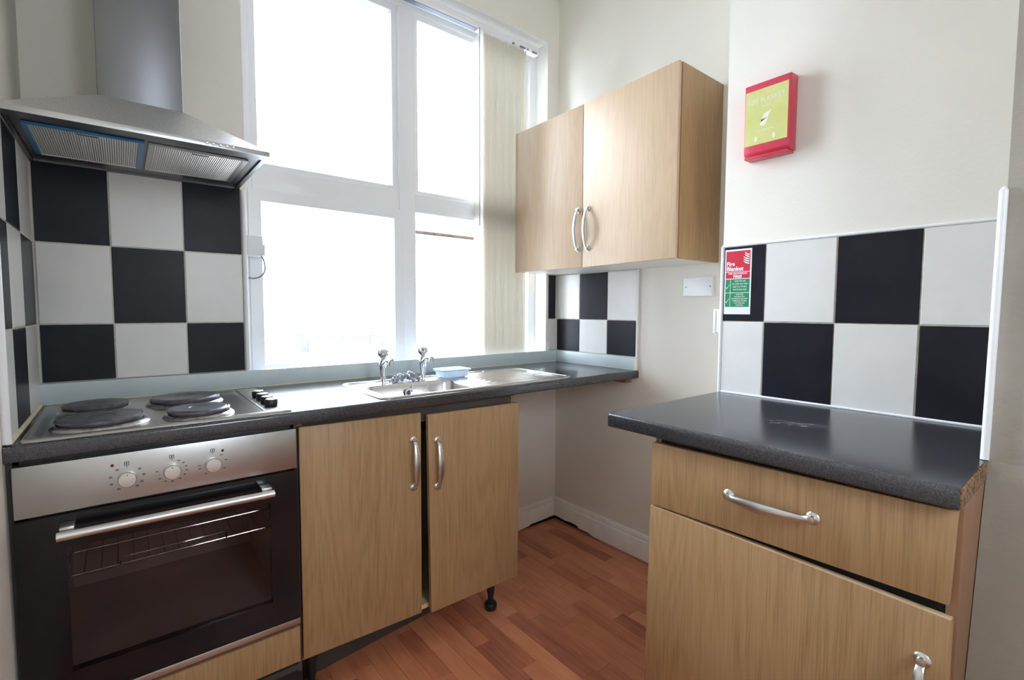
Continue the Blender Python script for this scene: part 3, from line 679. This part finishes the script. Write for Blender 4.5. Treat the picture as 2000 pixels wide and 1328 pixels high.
# ------------------------------------------------------------------ sink, taps and what lies around them
sk = thing('kitchen_sink', 'stainless steel inset sink with ridged drainer', 'sink', (-0.9, -0.37, H))
kx0, kx1, ky0, ky1 = -1.340, -0.446, -0.570, -0.165
bm = BM(); z = H
loft(bm, [(kx0, kx1, ky0, ky1, .03, z+.0002), (kx0, kx1, ky0, ky1, .03, z+.004), (kx0+.004, kx1-.004, ky0+.004, ky1-.004, .028, z+.0072),
          (kx0+.011, kx1-.011, ky0+.011, ky1-.011, .026, z+.0068), (kx0+.0155, kx1-.0155, ky0+.0155, ky1-.0155, .026, z+.0008),
          (SX0+.002, SX1-.002, SY0+.002, SY1-.002, .055, z+.0008), (SX0+.007, SX1-.007, SY0+.007, SY1-.007, .052, z-.004), (SX0+.010, SX1-.010, SY0+.010, SY1-.010, .05, z-.016),
          (SX0+.022, SX1-.022, SY0+.022, SY1-.022, .05, z-.13), (SX0+.045, SX1-.045, SY0+.045, SY1-.045, .04, z-.150), (-1.115, -1.075, -.42, -.38, .015, z-.153)], cap0=False, seg=8)
part('bowl', bm, 'sinksteel', sk)
bm = BM(); NX, NY = 60, 108; gx0, gx1, gy0, gy1 = -.868, -.4625, -.5535, -.1815
V = []
for i in range(NX+1):
    row = []
    for j in range(NY+1):
        u, v = i/NX, j/NY; x, y = gx0+(gx1-gx0)*u, gy0+(gy1-gy0)*v
        e = min(1, (1-u)/.09, v/.02, (1-v)/.02) if u > .5 else min(1, v/.02, (1-v)/.02)
        rid = (0.5-0.5*math.cos(2*math.pi*v*9))**1.5 * min(1, max(0, (u-.08)/.06)) * min(1, max(0, (.86-u)/.04))
        row.append(bm.verts.new((x, y, z + (.0074 if u > .5 else .0012) - (.0062 if u > .5 else .0)*e + .0042*rid*e)))
    V.append(row)
for i in range(NX):
    for j in range(NY): bm.faces.new((V[i][j], V[i+1][j], V[i+1][j+1], V[i][j+1]))
bd = [[V[0][j] for j in range(NY+1)], [V[NX][j] for j in range(NY+1)], [V[i][0] for i in range(NX+1)], [V[i][NY] for i in range(NX+1)]]
for L_ in bd:
    lo = [bm.verts.new((q.co.x, q.co.y, z+.0007)) for q in L_]
    for k in range(len(L_)-1): bm.faces.new((L_[k], L_[k+1], lo[k+1], lo[k]))
part('drainer', bm, 'sinksteel', sk)
of_c = Vector((-1.104, SY1-.0175, .912)); nn = Vector((0, -1, .05)).normalized()
ofl = part('overflow', lathe(BM(), [(0, 0), (.0165, 0), (.0175, .002), (.0150, .0045), (.0115, .003), (.0110, .0015), (0, .0015)], of_c, nn, 28), 'chrome', sk)
bm = BM(); lathe(bm, [(0, .0016), (.0095, .0016), (0, .0022)], of_c, nn, 20); part('overflow_hole', bm, 'black', ofl)
bm = BM(); tube(bm, [of_c+nn*.003, of_c+nn*.008+Vector((.004, 0, .004)), (-1.085, SY1-.012, .938), (-1.070, SY1-.005, H+.003), (-1.055, -.25, H+.003)], .0016, 8)
part('chain', bm, 'chrome', sk)
part('chain', tube(BM(), [(-1.030, -.225, H+.003), (-1.015, SY1-.001, H+.003), (-1.012, SY1-.009, H-.008), (-1.012, SY1-.014, .905), (-1.012, SY1-.02, .86)], .0014, 8), 'chrome', sk)
part('waste', lathe(BM(), [(0, 0), (.034, 0), (.036, .002), (.03, .003), (.02, .001), (0, .001)], (-1.095, -.40, z-.1525), seg=28), 'chrome', sk)
def tap(x, y, lab):
    t = thing('pillar_tap', lab, 'tap', (x, y, H+.0009)); z = H+.0009
    part('flange', lathe(BM(), [(0, 0), (.021, 0), (.021, .002), (.012, .004), (0, .004)], (x, y, z), seg=28), 'chrome', t)
    part('body', lathe(BM(), [(0, .003), (.0085, .003), (.0095, .012), (.0125, .040), (.0165, .066), (.0170, .078), (.0150, .090), (.0105, .096), (.0085, .104), (0, .104)], (x, y, z), seg=24), 'chrome', t)
    part('spout', tube(BM(), [(x, y, z+.066), (x, y-.020, z+.083), (x, y-.042, z+.094), (x, y-.064, z+.097), (x, y-.078, z+.093)], [.0125, .0125, .0115, .0105, .0100], 16), 'chrome', t)
    part('nozzle', lathe(BM(), [(0, 0), (.0108, 0), (.0108, .020), (.009, .022), (0, .022)], (x, y-.073, z+.076), seg=20), 'satin', t)
    part('head', lathe(BM(), [(0, .098), (.0095, .100), (.0110, .104), (.0200, .113), (.0220, .120), (.0215, .134), (.0170, .138), (0, .138)], (x, y, z), seg=36, scallop=.16, lobes=6), 'chrome', t)
    return t
tap(-1.180, -.215, 'chrome pillar tap on the sink ledge, the one nearer the hob')
tap(-0.992, -.200, 'chrome pillar tap on the sink ledge, beside the plastic tub')
# scouring pad: a crumpled coil of metal wool with a twisted tail
bm = BM(); rnd = random.Random(3)
for k in range(26):
    t = k/25; c = Vector((-1.150+.105*t+rnd.uniform(-.006, .006), -.232+rnd.uniform(-.012, .012), H+.0075+.018*math.sin(math.pi*t)*rnd.uniform(.3, 1.2)))
    r = rnd.uniform(.007, .012); ax = Vector((rnd.uniform(-1, 1), rnd.uniform(-1, 1), rnd.uniform(-1, 1))).normalized(); u = ax.orthogonal().normalized(); v = ax.cross(u)
    ring = [c + (u*math.cos(a) + v*math.sin(a))*r*(1+.15*math.sin(3*a)) for a in [2*math.pi*i/12 for i in range(12)]]
    ring = [Vector((q.x, q.y, max(q.z, H+.0038))) for q in ring]
    tube(bm, ring + [ring[0]], .0024, 6)
pad = thing('scouring_pad', 'crumpled grey metal scouring pad lying between the taps', 'scourer', (-1.09, -.232, H+.001))
part('coil', bm, 'wool', pad)
part('tail', tube(BM(), [(-1.028, -.235, H+.0055), (-1.045, -.236, H+.0175), (-1.066, -.236, H+.0315), (-1.080, -.235, H+.0405)], [.008, .0085, .008, .005], 10), 'wool', pad)
tb = thing('plastic_tub', 'small frosted plastic tub with warped blue rimmed lid beside the tap', 'tub', (-.865, -.225, H+.001))
tz = H+.0060
bm = BM(); loft(bm, [(-.925, -.805, -.275, -.190, .015, tz), (-.931, -.799, -.280, -.186, .016, tz+.028), (-.929, -.801, -.278, -.188, .015, tz+.028), (-.923, -.807, -.273, -.192, .014, tz+.003)])
part('body', bm, 'tub', tb)
bm = BM(); outer = rrect(-.938, -.792, -.286, -.180, .018, 8); inner = rrect(-.922, -.808, -.270, -.196, .012, 8)
def wz(x, y): return tz+.031 + .014*math.exp(-((x+.868)/.030)**2)*(1 if y < -.22 else .55)
A = [bm.verts.new((x, y, wz(x, y)-.004)) for x, y in outer]; B_ = [bm.verts.new((x, y, wz(x, y)+.002)) for x, y in outer]; C_ = [bm.verts.new((x, y, wz(x, y)+.001)) for x, y in inner]
n = len(A)
for k in range(n): bm.faces.new((A[k], A[(k+1) % n], B_[(k+1) % n], B_[k])); bm.faces.new((B_[k], B_[(k+1) % n], C_[(k+1) % n], C_[k]))
ld = part('lid_rim', bm, 'bluelid', tb)
bm = BM(); poly(bm, [(x, y, wz(x, y)) for x, y in inner]); bmesh.ops.triangulate(bm, faces=bm.faces); part('lid_panel', bm, 'tub', ld)

# ------------------------------------------------------------------ cooker hood
hd = thing('cooker_hood', 'stainless steel chimney cooker hood above the hob', 'cooker hood', (-1.92, -0.25, 1.69))
qx0, qx1, qy = -2.201, -1.648, -0.500
lip0, lip1 = 1.689, 1.703
dx0, dx1, dy, dzb = -2.032, -1.834, -0.270, 1.840
bm = BM()
lo = [bm.verts.new(p) for p in ((qx0, qy, lip0), (qx1, qy, lip0), (qx1, YB-.001, lip0), (qx0, YB-.001, lip0))]
mi = [bm.verts.new((v.co.x, v.co.y, lip1)) for v in lo]
hi = [bm.verts.new(p) for p in ((dx0, dy, dzb), (dx1, dy, dzb), (dx1, YB-.001, dzb), (dx0, YB-.001, dzb))]
li = [bm.verts.new(p) for p in ((qx0+.010, qy+.045, lip0), (qx1-.012, qy+.045, lip0), (qx1-.012, YB-.02, lip0), (qx0+.010, YB-.02, lip0))]
lu = [bm.verts.new((v.co.x, v.co.y, lip0+.006)) for v in li]
for k in range(4):
    n = (k+1) % 4
    bm.faces.new((lo[k], lo[n], mi[n], mi[k])); bm.faces.new((mi[k], mi[n], hi[n], hi[k])); bm.faces.new((lo[n], lo[k], li[k], li[n])).material_index = 1; bm.faces.new((li[n], li[k], lu[k], lu[n])).material_index = 1
bm.faces.new(hi); bm.faces.new(lu[::-1]).material_index = 1
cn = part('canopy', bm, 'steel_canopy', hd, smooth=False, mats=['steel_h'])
bm = BM(); box(bm, qx0-.0005, qx1+.0008, qy-.0012, qy+.0005, lip0, lip1, .0004)
part('front_lip', bm, 'steel', cn)
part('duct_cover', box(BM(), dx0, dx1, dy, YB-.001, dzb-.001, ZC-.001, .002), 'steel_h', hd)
for k, bxx in enumerate((-1.804, -1.789, -1.772, -1.756, -1.741)):
    part('button', lathe(BM(), [(0, 0), (.0034, 0), (.0034, .003), (.0026, .0042), (0, .0042)], (bxx, qy-.0012, 1.6965), (0, -1, 0), 16), 'knobsteel', hd)
for fx0, fx1, film in ((-2.172, -1.936, True), (-1.928, -1.688, False)):
    fy0, fy1 = -.415, -.112
    f = part('grease_filter', box(BM(), fx0+.004, fx1-.004, fy0+.004, fy1-.004, lip0+.0005, lip0+.005), 'filter', hd, smooth=False)
    bm = BM()
    if film:
        box(bm, fx0, fx1, fy0-.001, fy0+.006, lip0-.001, lip0+.005); box(bm, fx0-.002, fx0+.008, fy0+.006, fy1, lip0-.001, lip0+.005); box(bm, fx1-.013, fx1, fy0+.006, fy1, lip0-.001, lip0+.005)
        part('film_edge', bm, 'blue', f, smooth=False, label='blue protective film left on the filter edge')
        part('rear_edge', box(BM(), fx0+.008, fx1-.013, fy1-.006, fy1, lip0-.001, lip0+.005), 'white', f, smooth=False)
    else:
        box(bm, fx0, fx1, fy0-.001, fy0+.005, lip0-.001, lip0+.005); box(bm, fx0, fx0+.012, fy0+.005, fy1, lip0-.001, lip0+.005); box(bm, fx1-.014, fx1, fy0+.005, fy1, lip0-.001, lip0+.005); box(bm, fx0+.012, fx1-.014, fy1-.006, fy1, lip0-.001, lip0+.005)
        part('filter_frame', bm, 'steel', f, smooth=False)
    mx_ = (fx0+fx1)/2
    part('latch', box(BM(), mx_-.045, mx_+.035, fy0+.008, fy0+.036, lip0-.0006, lip0+.001, .0003), 'filter', f)
    part('latch_slot', box(BM(), mx_-.020, mx_+.022, fy0+.016, fy0+.024, lip0-.0012, lip0+.0004), 'plinth', f, smooth=False)

# ------------------------------------------------------------------ wall cabinet
wc = thing('wall_cabinet', 'beech two door wall cabinet mounted beside the window', 'cabinet', (-0.15, -0.5, 1.453))
wz0, wz1, wy0, wy1, wf = 1.4535, 2.195, -0.0035, -0.988, -0.300
part('end_panel', box(BM(), wf, XR-.001, wy1, wy1+.016, wz0, wz1, .001), 'wood', wc)
part('end_panel', box(BM(), wf, XR-.001, wy0-.016, wy0, wz0, wz1, .001), 'wood', wc)
part('bottom_panel', box(BM(), wf, XR-.001, wy1+.0165, wy0-.0165, wz0, wz0+.016), 'melamine', wc, smooth=False)
part('top_panel', box(BM(), wf, XR-.001, wy1+.0165, wy0-.0165, wz1-.016, wz1), 'melamine', wc, smooth=False)
part('back_panel', box(BM(), XR-.012, XR-.006, wy1+.0165, wy0-.0165, wz0+.0165, wz1-.0165), 'melamine', wc, smooth=False)
d1 = slab_door('door', [(-.320, -.0035, 1.452), (-.320, -.4945, 1.449), (-.320, -.4925, 2.189), (-.320, -.0035, 2.188)], .018, (-1, 0, 0), 'wood_sheen', wc)
d2 = slab_door('door', [(-.320, -.4985, 1.447), (-.320, -.984, 1.453), (-.320, -.984, 2.197), (-.320, -.4955, 2.190)], .018, (-1, 0, 0), 'wood_sheen', wc)
bow_handle((-.320, -.472, 1.533), (-.320, -.472, 1.713), (-1, 0, 0), d1)
bow_handle((-.320, -.532, 1.530), (-.320, -.532, 1.712), (-1, 0, 0), d2)

# ------------------------------------------------------------------ right base unit and its worktop
rb = thing('drawer_base_cabinet', 'beech base cabinet with a crooked drawer above one door', 'cabinet', (-0.62, -1.6, 0))
RF = -0.915
part('side_panel', box(BM(), -.896, -.362, YA1+.0012, YA1+.0172, .14, H2-.039), 'side', rb, smooth=False)
part('side_panel', box(BM(), -.896, -.362, -1.330, -1.314, .14, H2-.039), 'side', rb, smooth=False)
part('base', box(BM(), -.896, -.362, YA1+.0176, -1.3304, .14, .156), 'melamine', rb, smooth=False)
part('back_panel', box(BM(), -.368, -.362, YA1+.0176, -1.3304, .157, H2-.05), 'melamine', rb, smooth=False)
part('front_rail', box(BM(), -.894, -.84, YA1+.0176, -1.3304, .885, H2-.0395), 'black', rb, smooth=False)
part('drawer_box', box(BM(), -.885, -.42, -1.87, -1.37, .745, .860), 'gap_dark', rb, smooth=False)
part('cross_rail', box(BM(), -.894, -.874, YA1+.0176, -1.3304, .700, .741), 'gap_dark', rb, smooth=False)
df = slab_door('drawer_front', [(RF, -1.312, .7315), (RF, -1.9145, .7445), (RF, -1.919, .911), (RF, -1.3145, .899)], .018, (-1, 0, 0), 'wood', rb)
bow_handle((RF, -1.526, .8205), (RF, -1.702, .8255), (-1, 0, 0), df)
dd = slab_door('door', [(RF, -1.303, .150), (RF, -1.9195, .150), (RF, -1.9200, .7205), (RF, -1.312, .7282)], .018, (-1, 0, 0), 'wood', rb)
bow_handle((RF, -1.884, .631), (RF, -1.884, .463), (-1, 0, 0), dd)
bm = BM(); hexa(bm, [(RF+.001, -1.9185, .7195), (RF+.001, -1.3135, .7270), (RF+.017, -1.3135, .7270), (RF+.017, -1.9185, .7195), (RF+.001, -1.9185, .7210), (RF+.001, -1.3135, .7287), (RF+.017, -1.3135, .7287), (RF+.017, -1.9185, .7210)])
part('edging', bm, 'wood_edge', dd, smooth=False)
part('plinth', box(BM(), -.850, -.834, YA1+.02, -1.335, 0, .139), 'plinth', rb, smooth=False)
for lx, ly in ((-.80, -1.86), (-.80, -1.38), (-.43, -1.86), (-.43, -1.38)): part('leg', lathe(BM(), [(0, 0), (.026, 0), (.026, .02), (.014, .035), (.014, .139), (0, .1395)], (lx, ly, 0), seg=16), 'black', rb)
w2t = thing('worktop', 'short dark grey worktop over the drawer cabinet with a worn patch', 'worktop', (-0.63, -1.55, H2-.038))
bm = BM()
pr = worktop_prof(XA-.0005, -.938, H2); prism(bm, pr, 'y', YA1+.0022, YA0)
part('slab', bm, 'top_worn', w2t)
part('chipboard_end', box(BM(), -.932, -.690, YA1-.0008, YA1+.0021, H2-.0365, H2-.0012), 'chip', w2t, smooth=False, label='bare chipboard end of the worktop')

# ------------------------------------------------------------------ fire blanket, its sign, plates on the wall
fb = thing('fire_blanket_case', 'red plastic fire blanket case with faded yellow label', 'fire blanket', (-0.35, -1.338, 1.752))
fy0, fy1, fz0, fz1, fxf = -1.4085, -1.267, 1.757, 1.980, -0.374
bm = BM(); prism(bm, [(fxf, fz0+.006), (fxf, fz1), (XA+.0005, fz1+.004), (XA+.0005, fz0-.003), (fxf+.01, fz0-.004)], 'y', fy0, fy1)
bmesh.ops.bevel(bm, geom=list(bm.edges), offset=.002, segments=2, affect='EDGES', profile=.5)
part('case', bm, 'red', fb)
part('bottom_flap', box(BM(), fxf+.002, XA-.002, fy0+.004, fy1-.001, fz0-.012, fz0-.0045, .002), 'red', fb)
part('pull_notch', box(BM(), fxf+.004, fxf+.02, -1.352, -1.322, fz0-.0135, fz0-.0121), 'sign_r', fb, smooth=False)
lb = part('label', box(BM(), fxf-.0008, fxf-.0001, -1.402, -1.270, 1.786, 1.959), 'label', fb, smooth=False)
bm = BM(); U, Vv = (0, -1, 0), (0, 0, 1); xo = fxf-.0012
text_into(bm, 'FIRE BLANKET', .0205, (xo, -1.336, 1.917), U, Vv, 'CENTER', .0002, .86)
text_into(bm, 'TO USE', .008, (xo, -1.336, 1.899), U, Vv, 'CENTER')
text_into(bm, 'PULL TABS DOWN', .006, (xo, -1.336, 1.826), U, Vv, 'CENTER')
for k in range(4): tube_pts = [(xo, -1.322-.006*k, 1.862+.004*k), (xo, -1.330-.006*k, 1.878+.002*k)]; poly(bm, [(xo, -1.320-.006*k, 1.856+.003*k), (xo, -1.324-.006*k, 1.855+.003*k), (xo, -1.334-.006*k, 1.878+.002*k), (xo, -1.330-.006*k, 1.880+.002*k)])
poly(bm, [(xo, -1.318, 1.845), (xo, -1.332, 1.842), (xo, -1.346, 1.864), (xo, -1.322, 1.862)])
for yy in (-1.306, -1.362): poly(bm, [(xo, yy, 1.794), (xo, yy-.007, 1.802), (xo, yy-.0035, 1.802), (xo, yy-.0035, 1.811), (xo, yy+.0035, 1.811), (xo, yy+.0035, 1.802), (xo, yy+.007, 1.802)])
part('lettering', bm, 'labtext', lb, smooth=False)

sg = thing('fire_blanket_sign', 'red and green fire blanket sign stuck on a black alcove tile', 'sign', (-0.331, -1.238, 1.234))
sx = -0.3318; sy0, sy1, sz0, sz1 = -1.2865, -1.1935, 1.236, 1.4605
part('backing', box(BM(), sx, -.3312, sy0, sy1, sz0, sz1), 'sign_w', sg, smooth=False)
xr = sx-.0003; y_l, y_r = -1.1975, -1.2815
def rect(bm, ya, yb, za, zb, x): poly(bm, [(x, ya, za), (x, yb, za), (x, yb, zb), (x, ya, zb)])
bm = BM(); rect(bm, y_l, y_r, 1.3835, 1.4545, xr); rect(bm, y_l, y_r, 1.3600, 1.3815, xr); part('red_panel', bm, 'sign_r', sg, smooth=False)
bm = BM()
for za, zb in ((1.3115, 1.3575), (1.2615, 1.3095)): rect(bm, y_l, y_l-.0165, za, zb, xr); rect(bm, y_l-.0182, y_r, za, zb, xr)
part('green_panel', bm, 'sign_g', sg, smooth=False)
bm = BM(); xt = sx-.0006
text_into(bm, 'Fire', .0200, (xt, -1.2000, 1.4040), U, Vv, 'LEFT', .0006, .92)
text_into(bm, 'Blanket', .0200, (xt, -1.2000, 1.3870), U, Vv, 'LEFT', .0006, .98)
yc = (y_l+y_r)/2
text_into(bm, 'FOR SMOTHERING', .0078, (xt, yc, 1.3740), U, Vv, 'CENTER', .0002, 1.0)
text_into(bm, 'FIRES', .0125, (xt, yc, 1.3625), U, Vv, 'CENTER', .0005, 1.05)
yg = (y_l-.0182+y_r)/2
for k, s in enumerate(('SAFE FOR USE', 'ON CHIP PAN FIRES', 'DEEP FAT FRYERS', 'WASTE BIN FIRES')): text_into(bm, s, .0068, (xt, yg, 1.3485-.0098*k), U, Vv, 'CENTER', .0001, .92)
for k, s in enumerate(('SAFE AND', 'SUITABLE FOR', 'WRAPPING AROUND', 'SOMEONE WHOSE', 'CLOTHES ARE', 'BURNING')): text_into(bm, s, .0062, (xt, yg, 1.3025-.0074*k), U, Vv, 'CENTER', .0001, .92)
for zc in (1.3300, 1.2810):   # ticks
    poly(bm, [(xt, y_l-.0015, zc), (xt, y_l-.0045, zc-.007), (xt, y_l-.0150, zc+.010), (xt, y_l-.0140, zc+.0105), (xt, y_l-.0050, zc-.0035), (xt, y_l-.0030, zc+.001)])
for k in range(5):            # flame of curved tongues
    zb = 1.4080+.0075*k; yy = -1.2790
    P0 = [(yy, zb), (yy+.010, zb+.0015), (yy+.017, zb+.006), (yy+.0215, zb+.0125), (yy+.0135, zb+.0075), (yy+.006, zb+.0048), (yy, zb+.0042)]
    if k >= 3: P0 = [(yy+(p[0]-yy)*.8, p[1]) for p in P0]
    poly(bm, [(xt, p[0], p[1]) for p in P0])
part('lettering', bm, 'sign_w', sg, smooth=False)

bp = thing('blanking_plate', 'white blank outlet plate with two screws under the wall cabinet', 'wall plate', (0, -.9, 1.31))
bm = BM(); loft(bm, [(0, .142, 0, .086, .004, 0), (0, .142, 0, .086, .004, .010), (.003, .139, .003, .083, .004, .0125)])
bm.transform(Matrix(((0, 0, -1, XR), (1, 0, 0, -.972), (0, 1, 0, 1.311), (0, 0, 0, 1))))
part('plate', bm, 'white', bp)
for yy in (-.843, -.960): part('screw', lathe(BM(), [(0, 0), (.0032, 0), (.0026, .001), (0, .001)], (XR-.0125, yy, 1.354), (-1, 0, 0), 12), 'cable', bp)
so = thing('wall_socket', 'white wall socket seen edge on beside the alcove corner strip', 'socket', (-.26, YA0, 1.16))
part('back_plate', box(BM(), -.318, -.232, YA0+.0005, YA0+.024, 1.168, 1.252, .003), 'white', so)
part('face_plate', box(BM(), -.320, -.230, YA0+.0245, YA0+.034, 1.166, 1.254, .002), 'white', so)

# ------------------------------------------------------------------ outside the window
gnd = part('yard_ground', box(BM(), -40, 60, .6, 90, -4.2, -4.0), 'concrete', smooth=False); struct(gnd, 'pale yard surface below the window')
nb = thing('neighbouring_outbuilding', 'pale low outbuilding with railed flat roof beyond the window', 'building', (3.2, 13, -4.0))
part('wall', box(BM(), 1.8, 4.6, 12, 15, -4.0, -.10), 'concrete', nb, smooth=False)
part('roof', box(BM(), 1.7, 4.7, 11.9, 15.1, -.09, .06), 'concrete', nb, smooth=False)
part('chimney_stack', box(BM(), 1.72, 2.0, 12.0, 12.3, .061, .62), 'brick', nb, smooth=False)
rl = part('railing', box(BM(), 2.0, 4.3, 12.0, 12.05, .42, .50), 'brick', nb, smooth=False)
for k in range(6): part('post', box(BM(), 2.02+k*.45, 2.06+k*.45, 12.0, 12.05, .061, .419), 'brick', rl, smooth=False)
ms = thing('leaning_mast', 'pale leaning pole standing outside near the mullion', 'pole', (3.75, 11, -4.0))
part('pole', tube(BM(), [(3.3, 11, -4.0), (3.62, 11, -.3), (4.05, 11, 1.9)], .07, 12), 'brick', ms)
part('lamp_head', lathe(BM(), [(0, 0), (.12, .05), (.13, .5), (.05, .62), (0, .62)], (4.05, 11, 1.9), seg=16), 'brick', ms)
